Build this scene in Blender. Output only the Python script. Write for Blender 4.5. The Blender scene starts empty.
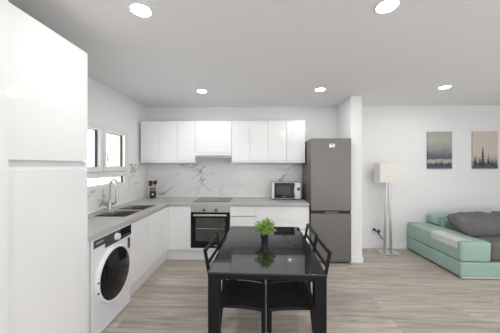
import bpy, bmesh, math, random
from mathutils import Vector, Matrix, noise
random.seed(7)
R = math.radians
C = bpy.context.scene.collection
scn = bpy.context.scene

# ------------------------------------------------------------------ camera, world, light, exposure
cam_d = bpy.data.cameras.new('camera'); cam = bpy.data.objects.new('camera', cam_d); C.objects.link(cam)
cam_d.sensor_width = 36; cam_d.lens = 36 * 235 / 500; cam_d.clip_start = .05
cam_d.shift_y = -.003
cam.location = (0, 0, 1.475); cam.rotation_euler = (R(90), 0, R(1.8))
scn.camera = cam

world = bpy.data.worlds.new('world'); scn.world = world; world.use_nodes = True
wbg = world.node_tree.nodes['Background']
wbg.inputs[0].default_value = (.93, .965, 1, 1); wbg.inputs[1].default_value = 1.5

def area(name, loc, rot, sx, sy, power, col=(1, 1, 1)):
    l = bpy.data.lights.new(name, 'AREA'); l.shape = 'RECTANGLE'; l.size = sx; l.size_y = sy
    l.energy = power; l.color = col
    o = bpy.data.objects.new(name, l); C.objects.link(o); o.location = loc; o.rotation_euler = rot
    return o
area('added_rear_fill', (1.6, -2.72, 1.15), (R(90), 0, 0), 5.4, 2.15, 22, (1, .99, .98))  # fill lamp added outside an unseen rear opening
area('added_right_fill', (5.36, -.45, .95), (0, R(112), 0), 1.7, 3.2, 40, (1, .99, .98))  # added side fill, tilted up to brighten ceiling and left units
area('daylight_kitchen_window', (-2.5, 3.0, 1.6), (0, R(-90), 0), .7, 1.0, 12, (.95, .98, 1))
LAMP = 165.0
scn.view_settings.view_transform = 'Standard'; scn.view_settings.look = 'None'
scn.view_settings.gamma = 1; scn.view_settings.use_curve_mapping = False
scn.view_settings.exposure = 0.17

# ------------------------------------------------------------------ materials
def mat(name, col, rough=.5, metal=0, spec=.5, coat=0, var=0, vscale=8, bump=0, bscale=200, emit=None, trans=0, ior=1.45):
    m = bpy.data.materials.new(name); m.use_nodes = True
    nt = m.node_tree; b = nt.nodes['Principled BSDF']
    b.inputs['Base Color'].default_value = (*col, 1); b.inputs['Roughness'].default_value = rough
    b.inputs['Metallic'].default_value = metal; b.inputs['Specular IOR Level'].default_value = spec
    b.inputs['Coat Weight'].default_value = coat; b.inputs['Coat Roughness'].default_value = .03
    b.inputs['Transmission Weight'].default_value = trans; b.inputs['IOR'].default_value = ior
    if emit:
        b.inputs['Emission Color'].default_value = (*emit[0], 1); b.inputs['Emission Strength'].default_value = emit[1]
    tc = nt.nodes.new('ShaderNodeTexCoord')
    if var:
        n = nt.nodes.new('ShaderNodeTexNoise'); n.inputs['Scale'].default_value = vscale; n.inputs['Detail'].default_value = 4
        nt.links.new(tc.outputs['Object'], n.inputs['Vector'])
        r = nt.nodes.new('ShaderNodeValToRGB')
        r.color_ramp.elements[0].color = (*[max(0, c * (1 - var)) for c in col], 1); r.color_ramp.elements[0].position = .3
        r.color_ramp.elements[1].color = (*[min(1, c * (1 + var)) for c in col], 1); r.color_ramp.elements[1].position = .7
        nt.links.new(n.outputs['Fac'], r.inputs[0]); nt.links.new(r.outputs[0], b.inputs['Base Color'])
    if bump:
        n = nt.nodes.new('ShaderNodeTexNoise'); n.inputs['Scale'].default_value = bscale; n.inputs['Detail'].default_value = 3
        nt.links.new(tc.outputs['Object'], n.inputs['Vector'])
        bp = nt.nodes.new('ShaderNodeBump'); bp.inputs['Strength'].default_value = bump; bp.inputs['Distance'].default_value = .004
        nt.links.new(n.outputs['Fac'], bp.inputs['Height']); nt.links.new(bp.outputs[0], b.inputs['Normal'])
    return m

def nodes(m): return m.node_tree.nodes, m.node_tree.links, m.node_tree.nodes['Principled BSDF']

def floor_mat():
    m = mat('laminate_floor', (.4, .35, .3), .38, spec=.4); N, L, b = nodes(m)
    tc = N.new('ShaderNodeTexCoord')
    br = N.new('ShaderNodeTexBrick'); br.offset = .37; br.offset_frequency = 2
    br.inputs['Scale'].default_value = 1; br.inputs['Brick Width'].default_value = 1.28; br.inputs['Row Height'].default_value = .19
    br.inputs['Mortar Size'].default_value = .0015; br.inputs['Mortar Smooth'].default_value = .2; br.inputs['Bias'].default_value = 0
    br.inputs['Color1'].default_value = (.57, .515, .46, 1); br.inputs['Color2'].default_value = (.46, .415, .37, 1)
    br.inputs['Mortar'].default_value = (.36, .31, .27, 1)
    L.new(tc.outputs['Object'], br.inputs['Vector'])
    # plank-wise shift of the grain
    add = N.new('ShaderNodeVectorMath'); add.operation = 'MULTIPLY_ADD'
    L.new(br.outputs['Color'], add.inputs[0]); add.inputs[1].default_value = (40, 13, 9); L.new(tc.outputs['Object'], add.inputs[2])
    mp = N.new('ShaderNodeMapping'); mp.inputs['Scale'].default_value = (1.3, 16, 1); L.new(add.outputs[0], mp.inputs['Vector'])
    n1 = N.new('ShaderNodeTexNoise'); n1.inputs['Scale'].default_value = 1.4; n1.inputs['Detail'].default_value = 6; n1.inputs['Roughness'].default_value = .62
    n1.inputs['Distortion'].default_value = .6
    L.new(mp.outputs[0], n1.inputs['Vector'])
    r1 = N.new('ShaderNodeValToRGB'); r1.color_ramp.elements[0].position = .3; r1.color_ramp.elements[0].color = (.50, .475, .45, 1)
    r1.color_ramp.elements[1].position = .7; r1.color_ramp.elements[1].color = (1.15, 1.14, 1.13, 1)
    L.new(n1.outputs['Fac'], r1.inputs[0])
    mx = N.new('ShaderNodeMix'); mx.data_type = 'RGBA'; mx.blend_type = 'MULTIPLY'; mx.inputs[0].default_value = .85
    L.new(br.outputs['Color'], mx.inputs[6]); L.new(r1.outputs[0], mx.inputs[7]); L.new(mx.outputs[2], b.inputs['Base Color'])
    return m

def marble_mat():
    m = mat('veined_marble', (.8, .8, .79), .16, spec=.45); N, L, b = nodes(m)
    tc = N.new('ShaderNodeTexCoord')
    mp = N.new('ShaderNodeMapping'); mp.vector_type = 'TEXTURE'; mp.inputs['Rotation'].default_value = (R(18), R(-20), 0); mp.inputs['Scale'].default_value = (1.7, 1.7, .75); L.new(tc.outputs['Object'], mp.inputs['Vector'])
    def vein(scale, width, seed, dist):
        n = N.new('ShaderNodeTexNoise'); n.noise_dimensions = '4D'; n.inputs['W'].default_value = seed
        n.inputs['Scale'].default_value = scale; n.inputs['Detail'].default_value = 5; n.inputs['Roughness'].default_value = .55
        n.inputs['Distortion'].default_value = dist; L.new(mp.outputs[0], n.inputs['Vector'])
        s = N.new('ShaderNodeMath'); s.operation = 'SUBTRACT'; L.new(n.outputs['Fac'], s.inputs[0]); s.inputs[1].default_value = .5
        a = N.new('ShaderNodeMath'); a.operation = 'ABSOLUTE'; L.new(s.outputs[0], a.inputs[0])
        r = N.new('ShaderNodeMapRange'); r.inputs['From Min'].default_value = 0; r.inputs['From Max'].default_value = width
        r.inputs['To Min'].default_value = 1; r.inputs['To Max'].default_value = 0; L.new(a.outputs[0], r.inputs['Value'])
        return r.outputs[0]
    def mask(scale, seed, lo, hi):
        n = N.new('ShaderNodeTexNoise'); n.noise_dimensions = '4D'; n.inputs['W'].default_value = seed; n.inputs['Scale'].default_value = scale
        L.new(tc.outputs['Object'], n.inputs['Vector'])
        r = N.new('ShaderNodeMapRange'); r.inputs['From Min'].default_value = lo; r.inputs['From Max'].default_value = hi
        L.new(n.outputs['Fac'], r.inputs['Value']); return r.outputs[0]
    def mul(a, c):
        k = N.new('ShaderNodeMath'); k.operation = 'MULTIPLY'; L.new(a, k.inputs[0])
        if isinstance(c, float): k.inputs[1].default_value = c
        else: L.new(c, k.inputs[1])
        return k.outputs[0]
    v1 = mul(mul(vein(1.25, .012, 9.9, .8), mask(2.8, 9.9, .42, .58)), .72)
    v2 = mul(mul(vein(2.6, .028, 7.7, .9), mask(2.0, 5.0, .46, .64)), .38)
    v3 = mul(mask(1.6, 9.3, .42, .75), .22)
    c = None; prev = None
    for v, col in ((v3, (.6, .61, .61, 1)), (v2, (.33, .33, .34, 1)), (v1, (.15, .15, .165, 1))):
        mx = N.new('ShaderNodeMix'); mx.data_type = 'RGBA'; L.new(v, mx.inputs[0]); mx.inputs[7].default_value = col
        if prev is None: mx.inputs[6].default_value = (.83, .83, .82, 1)
        else: L.new(prev, mx.inputs[6])
        prev = mx.outputs[2]
    L.new(prev, b.inputs['Base Color'])
    return m

def canvas_mat(name, stops):
    """printed picture: colours by height over the canvas, clouded by noise"""
    m = mat(name, (.5, .5, .5), .8, spec=.2); N, L, b = nodes(m)
    tc = N.new('ShaderNodeTexCoord'); sp = N.new('ShaderNodeSeparateXYZ'); L.new(tc.outputs['Generated'], sp.inputs[0])
    mp = N.new('ShaderNodeMapping'); mp.inputs['Scale'].default_value = (1.2, 1, 3); L.new(tc.outputs['Generated'], mp.inputs['Vector'])
    n = N.new('ShaderNodeTexNoise'); n.inputs['Scale'].default_value = 2.2; n.inputs['Detail'].default_value = 5; L.new(mp.outputs[0], n.inputs['Vector'])
    k = N.new('ShaderNodeMath'); k.operation = 'MULTIPLY_ADD'; L.new(n.outputs['Fac'], k.inputs[0]); k.inputs[1].default_value = .2; L.new(sp.outputs['Z'], k.inputs[2])
    s = N.new('ShaderNodeMath'); s.operation = 'SUBTRACT'; L.new(k.outputs[0], s.inputs[0]); s.inputs[1].default_value = .1
    r = N.new('ShaderNodeValToRGB')
    e = r.color_ramp.elements
    e[0].position, e[0].color = stops[0][0], (*stops[0][1], 1); e[1].position, e[1].color = stops[-1][0], (*stops[-1][1], 1)
    for p, c in stops[1:-1]:
        q = e.new(p); q.color = (*c, 1)
    L.new(s.outputs[0], r.inputs[0]); L.new(r.outputs[0], b.inputs['Base Color'])
    return m

M = dict(
    wall=mat('white_wall_paint', (.84, .84, .84), .75, spec=.25, bump=.05, bscale=90),
    ceiling=mat('white_ceiling_paint', (.87, .87, .87), .85, spec=.2, bump=.04, bscale=80),
    skirting=mat('white_skirting', (.85, .85, .85), .35),
    floor=floor_mat(), marble=marble_mat(),
    gloss=mat('white_gloss_lacquer', (.86, .86, .86), .07, spec=.5, var=.01, vscale=2),
    carcass=mat('white_melamine', (.82, .82, .82), .35, var=.01),
    rail=mat('grey_channel', (.7, .7, .7), .4, var=.03),
    worktop=mat('greige_worktop', (.48, .465, .44), .40, var=.03, vscale=22, bump=.05, bscale=300),
    steel=mat('brushed_steel', (.66, .65, .63), .28, metal=1, var=.05, vscale=20),
    hoodsteel=mat('hood_strip_steel', (.40, .39, .36), .4, metal=.4, var=.04),
    sinksteel=mat('satin_sink_steel', (.46, .45, .435), .2, metal=1, var=.06, vscale=12),
    chrome=mat('polished_chrome', (.80, .80, .80), .10, metal=1, var=.02),
    nickel=mat('satin_nickel', (.56, .555, .54), .3, metal=1, var=.03),
    inox=mat('dark_inox', (.18, .172, .162), .38, metal=.6, var=.04, vscale=3, bump=.03, bscale=150),
    inoxside=mat('dark_grey_enamel', (.16, .155, .15), .4, var=.04),
    black=mat('black_plastic', (.012, .012, .013), .3, var=.1),
    blackmetal=mat('black_powder_coat', (.009, .009, .010), .42, spec=.25, var=.1),
    leatherette=mat('black_leatherette', (.012, .012, .014), .45, spec=.25, var=.1, bump=.15, bscale=260),
    blackglass=mat('black_glass', (.012, .012, .014), .04, spec=1.0, var=.1),
    applglass=mat('black_appliance_glass', (.010, .010, .011), .08, spec=.3, var=.1),
    hobglass=mat('hob_glass', (.03, .03, .032), .05, spec=.7, var=.1),
    panelsteel=mat('oven_panel_steel', (.50, .49, .475), .35, metal=.85, var=.05, vscale=20),
    ovenglass=mat('smoked_glass', (.062, .072, .064), .08, spec=.45, var=.15, vscale=5),
    screen=mat('dark_mesh_window', (.05, .053, .056), .15, spec=.35, var=.1, vscale=30),
    display=mat('dark_display', (.01, .012, .014), .1, var=.1),
    whiteplastic=mat('white_plastic', (.82, .82, .83), .28, var=.01),
    whiteappliance=mat('white_enamel', (.80, .81, .83), .25, var=.01),
    silver=mat('silver_plastic', (.66, .66, .67), .3, metal=.3, var=.03),
    greypanel=mat('charcoal_panel', (.055, .056, .06), .3, var=.08),
    pvc=mat('white_window_frame', (.78, .78, .77), .3, var=.01),
    gasket=mat('dark_gasket', (.03, .03, .03), .6, var=.1),
    glass=mat('window_glass', (1, 1, 1), .0, trans=1, ior=1.01, spec=.2, var=.001),
    reveal=mat('beige_render', (.42, .37, .31), .9, var=.05, bump=.1),
    exterior=mat('outside_plaster', (.7, .68, .64), .9, var=.05),
    grey_print=mat('pale_print', (.55, .55, .55), .5, var=.05),
    redprint=mat('red_print', (.35, .05, .05), .5, var=.1),
    leaf=mat('bright_green_leaf', (.25, .42, .075), .5, var=.6, vscale=40),
    stem=mat('green_stem', (.10, .20, .03), .6, var=.2),
    lampsteel=mat('dull_lamp_steel', (.45, .445, .43), .38, metal=.85, var=.03),
    shade=mat('ivory_fabric_shade', (.80, .79, .74), .8, var=.02, bump=.1, bscale=400),
    teal=mat('mint_leather', (.33, .475, .42), .42, var=.05, vscale=4, bump=.08, bscale=120),
    greyfab=mat('grey_velvet', (.150, .146, .144), .8, var=.14, vscale=7, bump=.2, bscale=90),
    palefab=mat('pale_grey_leather', (.60, .61, .58), .5, var=.04, bump=.08, bscale=150),
    canvas_edge=mat('canvas_edge', (.5, .48, .44), .85, var=.05),
    treedark=mat('blue_grey_print', (.11, .135, .165), .85, spec=.1, var=.2, vscale=30),
    treepale=mat('faded_blue_grey_print', (.25, .26, .28), .85, spec=.1, var=.2, vscale=30),
    pinkband=mat('copper_pink_band', (.36, .24, .21), .5, var=.15),
    diffuser=mat('lit_diffuser', (1, 1, 1), .5, emit=((1, .988, .972), LAMP), var=.001),
    soil=mat('dark_soil', (.03, .022, .015), .9, var=.3),
)
M['storm'] = canvas_mat('storm_sky_print', [(0, (.10, .12, .14)), (.13, (.13, .15, .17)), (.17, (.42, .43, .41)), (.22, (.40, .41, .40)), (.25, (.12, .13, .155)), (.38, (.15, .16, .19)), (.5, (.30, .31, .30)), (.78, (.46, .46, .40)), (1, (.40, .41, .37))])
M['dusk'] = canvas_mat('cream_sky_print', [(0, (.22, .24, .27)), (.18, (.42, .39, .36)), (.4, (.62, .565, .50)), (1, (.66, .595, .52))])

# ------------------------------------------------------------------ helpers
def root_loc(o):
    while o.parent: o = o.parent
    return o.location.copy()

def obj(name, bm, m, parent=None, smooth=True, world=True, angle=35):
    """link bm (world coordinates unless world=False) as ONE mesh object"""
    me = bpy.data.meshes.new(name)
    bmesh.ops.recalc_face_normals(bm, faces=bm.faces)
    if parent and world:
        bmesh.ops.translate(bm, verts=bm.verts, vec=-root_loc(parent))
    bm.to_mesh(me); bm.free()
    for k in (m if isinstance(m, (list, tuple)) else [m]): me.materials.append(k)
    if smooth:
        me.polygons.foreach_set('use_smooth', [True] * len(me.polygons))
        me.set_sharp_from_angle(angle=R(angle))
    o = bpy.data.objects.new(name, me); C.objects.link(o)
    if parent: o.parent = parent
    if smooth:
        w = o.modifiers.new('weighted_normal', 'WEIGHTED_NORMAL'); w.keep_sharp = True; w.weight = 100
    return o

def tag(o, label, cat, group=None):
    o['label'] = label; o['category'] = cat
    if group: o['group'] = group
    return o

def thing(name, label, cat, loc=(0, 0, 0), rotz=0, group=None):
    o = bpy.data.objects.new(name, None); C.objects.link(o); o.empty_display_size = .1
    o.location = loc; o.rotation_euler = (0, 0, rotz)
    return tag(o, label, cat, group)

def struct(name, bm, m, **k):
    o = obj(name, bm, m, **k)
    if not o.parent: o['kind'] = 'structure'
    return o

def BM(): return bmesh.new()

def merge(bm, t):
    me = bpy.data.meshes.new('tmp'); t.to_mesh(me); t.free(); bm.from_mesh(me); bpy.data.meshes.remove(me)

def box(bm, x0, x1, y0, y1, z0, z1, bev=0, seg=2):
    t = bmesh.new(); bmesh.ops.create_cube(t, size=1)
    for v in t.verts:
        v.co = Vector(((x0 + x1) / 2 + v.co.x * (x1 - x0), (y0 + y1) / 2 + v.co.y * (y1 - y0), (z0 + z1) / 2 + v.co.z * (z1 - z0)))
    if bev: bmesh.ops.bevel(t, geom=list(t.edges), offset=bev, segments=seg, profile=.5, affect='EDGES')
    merge(bm, t); return bm

def beam(bm, p, q, w, h, side=(0, 1, 0), bev=0, taper=1):
    """box from p to q; w across 'side', h across the third direction"""
    p, q = Vector(p), Vector(q); d = (q - p).normalized(); s = Vector(side); s = (s - d * s.dot(d)).normalized(); u = d.cross(s)
    t = bmesh.new(); vs = []
    for c, k in ((p, 1), (q, taper)):
        for a, b in ((-1, -1), (1, -1), (1, 1), (-1, 1)): vs.append(t.verts.new(c + s * a * w * k / 2 + u * b * h * k / 2))
    for f in ((0, 1, 2, 3), (7, 6, 5, 4), (0, 4, 5, 1), (1, 5, 6, 2), (2, 6, 7, 3), (3, 7, 4, 0)): t.faces.new([vs[i] for i in f])
    if bev: bmesh.ops.bevel(t, geom=list(t.edges), offset=bev, segments=2, profile=.5, affect='EDGES')
    merge(bm, t); return bm

def tube(bm, pts, r, seg=10):
    pts = [Vector(p) for p in pts]; n = len(pts); rs = r if isinstance(r, (list, tuple)) else [r] * n
    rings = []; ref = None
    for i, p in enumerate(pts):
        d = (pts[min(i + 1, n - 1)] - pts[max(i - 1, 0)]).normalized()
        if ref is None: ref = d.orthogonal().normalized()
        ref = (ref - d * ref.dot(d)).normalized(); u = d.cross(ref)
        rings.append([bm.verts.new(p + (ref * math.cos(2 * math.pi * k / seg) + u * math.sin(2 * math.pi * k / seg)) * rs[i]) for k in range(seg)])
    for a, b in zip(rings, rings[1:]):
        for k in range(seg): bm.faces.new((a[k], a[(k + 1) % seg], b[(k + 1) % seg], b[k]))
    bm.faces.new(rings[0][::-1]); bm.faces.new(rings[-1]); return bm

def lathe(bm, prof, c=(0, 0, 0), axis='Z', seg=32, caps=True):
    c = Vector(c); rings = []
    def pt(r, h, a):
        x, y = r * math.cos(a), r * math.sin(a)
        return c + Vector({'Z': (x, y, h), 'X': (h, x, y), 'Y': (x, h, y)}[axis])
    for r, h in prof: rings.append([bm.verts.new(pt(max(r, 1e-5), h, 2 * math.pi * k / seg)) for k in range(seg)])
    for a, b in zip(rings, rings[1:]):
        for k in range(seg): bm.faces.new((a[k], a[(k + 1) % seg], b[(k + 1) % seg], b[k]))
    if caps:
        bm.faces.new(rings[0][::-1]); bm.faces.new(rings[-1])
    return bm

def cells(bm, us, vs, keep, w0, w1, axes='XYZ'):
    """slab on a grid: cell (i, j) stays when keep(i, j); axes tell where u, v and w go"""
    ix = ['XYZ'.index(a) for a in axes]; cache = {}
    def V(i, j, w):
        if (i, j, w) not in cache:
            c = [0, 0, 0]; c[ix[0]] = us[i]; c[ix[1]] = vs[j]; c[ix[2]] = (w0, w1)[w]; cache[(i, j, w)] = bm.verts.new(c)
        return cache[(i, j, w)]
    nu, nv = len(us) - 1, len(vs) - 1
    K = lambda i, j: 0 <= i < nu and 0 <= j < nv and keep(i, j)
    for i in range(nu):
        for j in range(nv):
            if not K(i, j): continue
            for w in (0, 1): bm.faces.new((V(i, j, w), V(i + 1, j, w), V(i + 1, j + 1, w), V(i, j + 1, w)))
            for di, dj, a, b in ((-1, 0, (i, j), (i, j + 1)), (1, 0, (i + 1, j), (i + 1, j + 1)), (0, -1, (i, j), (i + 1, j)), (0, 1, (i, j + 1), (i + 1, j + 1))):
                if not K(i + di, j + dj): bm.faces.new((V(*a, 0), V(*b, 0), V(*b, 1), V(*a, 1)))
    return bm

def frame(bm, us, vs, w0, w1, axes):  # rectangular ring: us, vs have four values each
    return cells(bm, us, vs, lambda i, j: not (i == 1 and j == 1), w0, w1, axes)

def bevel_all(bm, off, seg=2, ang=30):
    bmesh.ops.remove_doubles(bm, verts=bm.verts, dist=1e-6)
    es = [e for e in bm.edges if len(e.link_faces) == 2 and e.calc_face_angle(0) > R(ang)]
    bmesh.ops.bevel(bm, geom=es, offset=off, segments=seg, profile=.5, affect='EDGES'); return bm

def pillow(bm, sx, sy, sz, nx=28, ny=18, puff=.5, wr=.012, seed=0, corner=.25):
    """soft cushion about the origin, with wrinkles"""
    grid = {}
    for side in (1, -1):
        for i in range(nx + 1):
            for j in range(ny + 1):
                a, b = -1 + 2 * i / nx, -1 + 2 * j / ny
                edge = i in (0, nx) or j in (0, ny)
                h = ((1 - abs(a) ** 4) * (1 - abs(b) ** 4)) ** puff
                pinch = 1 - .06 * (1 - abs(a)) * abs(b) ** 2 - .04
                x, y = a * sx / 2 * (1 - .04 * (1 - b * b) * abs(a)), b * sy / 2 * (1 - .05 * (1 - a * a) * abs(b))
                if edge and side == -1: continue
                x *= math.sqrt(1 - .07 * b ** 4); y *= math.sqrt(1 - .12 * abs(a) ** 6)
                p = Vector((x, y, side * h * sz / 2))
                q = Vector((x * 5 + seed, y * 9, side * 3 + seed))
                w = noise.noise(q) + .6 * noise.noise(q * 2.3) + .7 * (1 - abs(noise.noise(Vector((x * 3 + y * 5 + seed, y * 8 - x * 3, seed)))))
                if not edge: p.z += side * (w - .5) * wr
                else: p += Vector((0, 0, noise.noise(q) * wr))
                grid[(side, i, j)] = bm.verts.new(p)
    G = lambda s, i, j: grid.get((s, i, j)) or grid[(1, i, j)]
    for s in (1, -1):
        for i in range(nx):
            for j in range(ny):
                bm.faces.new((G(s, i, j), G(s, i + 1, j), G(s, i + 1, j + 1), G(s, i, j + 1)))
    return bm

def softbox(bm, x0, x1, y0, y1, z0, z1, r=.03, wr=.004, seed=0, cuts=10, bulge=.0, bulge_top=None):
    """upholstered block: rounded, divided and slightly uneven"""
    t = bmesh.new(); bmesh.ops.create_cube(t, size=1)
    c = Vector(((x0 + x1) / 2, (y0 + y1) / 2, (z0 + z1) / 2)); s = Vector((x1 - x0, y1 - y0, z1 - z0))
    for v in t.verts: v.co = Vector((v.co.x * s.x, v.co.y * s.y, v.co.z * s.z))
    bmesh.ops.bevel(t, geom=list(t.edges), offset=r, segments=4, profile=.5, affect='EDGES')
    for ax in range(3):
        n = max(2, int(s[ax] / .06))
        for k in range(1, n):
            o = -s[ax] / 2 + s[ax] * k / n
            if abs(o) > s[ax] / 2 - r: continue
            no = [0, 0, 0]; no[ax] = 1; pl = [0, 0, 0]; pl[ax] = o
            bmesh.ops.bisect_plane(t, geom=t.verts[:] + t.edges[:] + t.faces[:], plane_co=pl, plane_no=no)
    t.normal_update()
    bt = bulge if bulge_top is None else bulge_top
    for v in t.verts:
        u = [1 - (2 * v.co[k] / s[k]) ** 2 for k in range(3)]
        p = v.co.copy(); q = p * 6 + Vector((seed, seed, seed))
        d = (noise.noise(q) + .5 * noise.noise(q * 2.5)) * wr
        n_ = v.normal; add = n_ * d
        add.x += n_.x * bulge * max(0, u[1]) * max(0, u[2]); add.y += n_.y * bulge * max(0, u[0]) * max(0, u[2])
        add.z += n_.z * bt * max(0, u[0]) * max(0, u[1])
        v.co = p + add + c
    merge(bm, t); return bm

# ------------------------------------------------------------------ room shell
XL, XR, YB, YR, H = -2.0, 5.2, 4.23, -2.6, 2.52
XF = -1.37      # front of the units along the left wall
YF = 3.575      # front of the units along the back wall
WT = .90        # worktop
struct('floor', box(BM(), XL - .2, XR + .2, YR - .2, YB + .2, -.08, 0), M['floor'], smooth=False)
struct('ceiling', box(BM(), XL - .2, XR + .2, YR - .2, YB + .2, H, H + .1), M['ceiling'], smooth=False)
struct('wall_back', box(BM(), XL - .2, XR + .2, YB, YB + .15, 0, H), M['wall'], smooth=False)
struct('wall_right', cells(BM(), [YR, -2.15, 1.25, YB], [0, .04, 2.2, H], lambda i, j: not (i == 1 and j == 1), XR, XR + .15, 'YZX'), M['wall'], smooth=False)
struct('added_window_2', frame(BM(), [-2.15, -2.08, 1.18, 1.25], [.04, .11, 2.13, 2.2], XR + .04, XR + .10, 'YZX'), M['pvc'])  # unseen window added so side light reaches ceiling and left units
WY0, WY1, WZ0, WZ1 = 2.36, 3.56, 1.165, 1.985
struct('wall_left', cells(BM(), [YR, WY0, WY1, YB], [0, WZ0, WZ1, H], lambda i, j: not (i == 1 and j == 1), XL - .30, XL, 'YZX'), M['wall'], smooth=False)
struct('wall_rear', cells(BM(), [XL, -1.2, 4.4, XR], [0, 2.25, H], lambda i, j: not (i == 1 and j == 0), YR - .15, YR, 'XZY'), M['wall'], smooth=False)
struct('wall_partition', box(BM(), XL, XF + .05, .45, 1.205, 0, H), M['wall'], smooth=False)
struct('wall_stub', box(BM(), 1.412, 1.585, 3.605, YB, 0, H, .004), M['wall'], smooth=False)
# unseen opening added behind the camera to admit the rear fill
d1 = struct('added_door_1', frame(BM(), [-1.2, -1.13, 4.33, 4.4], [0, .05, 2.18, 2.25], YR - .1, YR - .04, 'XZY'), M['pvc'])
bm = BM()
for x in (.7, 2.5): box(bm, x - .04, x + .04, YR - .09, YR - .05, .05, 2.18, .004)
obj('mullion', bm, M['pvc'], d1)
# baseboards
def baseboard(name, x0, x1, y0, y1):
    struct(name, bevel_all(box(BM(), x0, x1, y0, y1, 0, .085), .004), M['skirting'])
baseboard('baseboard_back', 1.597, XR, YB - .014, YB)
baseboard('baseboard_right', XR - .014, XR, 1.27, YB - .014)
bm = BM(); box(bm, 1.400, 1.597, 3.592, 3.605, 0, .085, .003); box(bm, 1.585, 1.597, 3.605, YB, 0, .085, .003)
struct('baseboard_stub', bm, M['skirting'])

# kitchen window
win = struct('window_1', frame(BM(), [WY0, WY0 + .05, WY1 - .05, WY1], [WZ0, WZ0 + .05, WZ1 - .05, WZ1], XL - .06, XL + .008, 'YZX'), M['pvc'])
bm = BM(); box(bm, XL - .06, XL + .006, WY1 - .10, WY1 - .05, WZ0 + .05, 1.315); obj('lower_jamb', bm, M['pvc'], win)
bm = BM(); box(bm, XL - .06, XL + .006, WY0 + .05, WY1 - .05, 1.315, 1.385, .003); obj('transom', bm, M['pvc'], win)
ymid = (WY0 + WY1) / 2
for i, (a, b) in enumerate(((WY0 + .052, ymid - .001), (ymid + .001, WY1 - .052))):
    s = frame(BM(), [a, a + .062, b - .062, b], [1.387, 1.452, 1.915 - .0, 1.933], XL - .05, XL + .02, 'YZX')
    sash = obj('sash', bevel_all(s, .004), M['pvc'], win)
    a2, b2 = a + .062, b - .062
    obj('gasket', frame(BM(), [a2, a2 + .003, b2 - .012, b2], [1.452, 1.455, 1.909, 1.915], XL - .042, XL - .016, 'YZX'), M['gasket'], sash)
    bm = BM(); box(bm, XL - .034, XL - .030, a2 + .003, b2 - .004, 1.455, 1.911); obj('pane', bm, M['glass'], sash)
    if i == 1:
        bm = BM(); box(bm, XL + .02, XL + .028, a + .018, a + .044, 1.56, 1.64, .004)
        tube(bm, [(XL + .024, a + .031, 1.62), (XL + .05, a + .031, 1.622), (XL + .058, a + .034, 1.61), (XL + .058, a + .036, 1.52)], .009)
        obj('handle', bm, M['whiteplastic'], sash)
bm = BM(); box(bm, XL - .034, XL - .030, WY0 + .05, WY1 - .10, WZ0 + .05, 1.315)
obj('pane', bm, M['glass'], win)
obj('gasket', frame(BM(), [WY0 + .05, WY0 + .053, WY1 - .112, WY1 - .10], [WZ0 + .05, WZ0 + .053, 1.311, 1.315], XL - .042, XL - .016, 'YZX'), M['gasket'], win)
bm = BM(); box(bm, XL - .30, XL - .062, WY1 - .012, WY1, WZ0, WZ1); box(bm, XL - .30, XL - .062, WY0, WY0 + .012, WZ0, WZ1)
obj('outer_reveal', bm, M['reveal'], win)

# marble splashbacks and the white sealing strip
ZS = 1.492
struct('trim_1', box(BM(), XL + .012, .83, YB - .012, YB, .80, ZS), M['marble'], smooth=False)
struct('trim_2', cells(BM(), [1.815, WY1, YB - .0], [.80, WZ0, ZS], lambda i, j: not (i == 0 and j == 1), XL, XL + .012, 'YZX'), M['marble'], smooth=False)
bm = BM(); box(bm, XL + .03, .80, YB - .030, YB - .012, WT, WT + .022, .006); box(bm, XL + .012, XL + .026, 1.82, YB - .012, WT, WT + .016, .005)
struct('trim_3', bm, M['skirting'])
# plinth boards under the base units
bm = BM(); box(bm, XF - .07, XF - .052, 2.50, YF + .07, 0, .165, .001); box(bm, XF - .052, .785, YF + .052, YF + .07, 0, .165, .001)
struct('trim_4', bm, M['carcass'])

# ------------------------------------------------------------------ kitchen units
def lbox(bm, run, a0, a1, b0, b1, z0, z1, bev=0):
    """a along the run, b from the door front into the unit"""
    if run == 'L': return box(bm, XF - b1, XF - b0, a0, a1, z0, z1, bev)
    if run == 'B': return box(bm, a0, a1, YF + b0, YF + b1, z0, z1, bev)
    if run == 'W': return box(bm, a0, a1, 3.875 + b0, 3.875 + b1, z0, z1, bev)

def carcass(run, a0, a1, z0=.165, z1=.858, depth=.57):
    bm = BM(); t = .016
    lbox(bm, run, a0, a0 + t, .02, depth, z0, z1); lbox(bm, run, a1 - t, a1, .02, depth, z0, z1)
    lbox(bm, run, a0 + t, a1 - t, .02, depth, z0, z0 + t); lbox(bm, run, a0 + t, a1 - t, depth - t, depth, z0 + t, z1)
    return bm

def base_unit(name, label, run, a0, a1, fronts, cat='cabinet'):
    """fronts: list of (kind, f0, f1, z0, z1)"""
    loc = (XF - .3, (a0 + a1) / 2, 0) if run == 'L' else ((a0 + a1) / 2, YF + .3, 0)
    t = thing(name, label, cat, loc)
    obj('body', carcass(run, a0 + .0005, a1 - .0005), M['carcass'], t)
    bm = BM(); lbox(bm, run, a0 + .017, a1 - .017, .024, .05, .80, .856)
    obj('handle_channel', bm, M['rail'], t)
    for kind, f0, f1, z0, z1 in fronts:
        bm = BM(); lbox(bm, run, f0 + .002, f1 - .002, 0, .019, z0, z1, .0015)
        obj(kind, bm, M['gloss'], t)
    return t

base_unit('sink_cabinet', 'white gloss two door base cabinet under the sink, beside the washing machine', 'L', 2.492, 3.36,
          [('door', 2.492, 2.93, .172, .838), ('door', 2.93, 3.36, .172, .838)])
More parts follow.
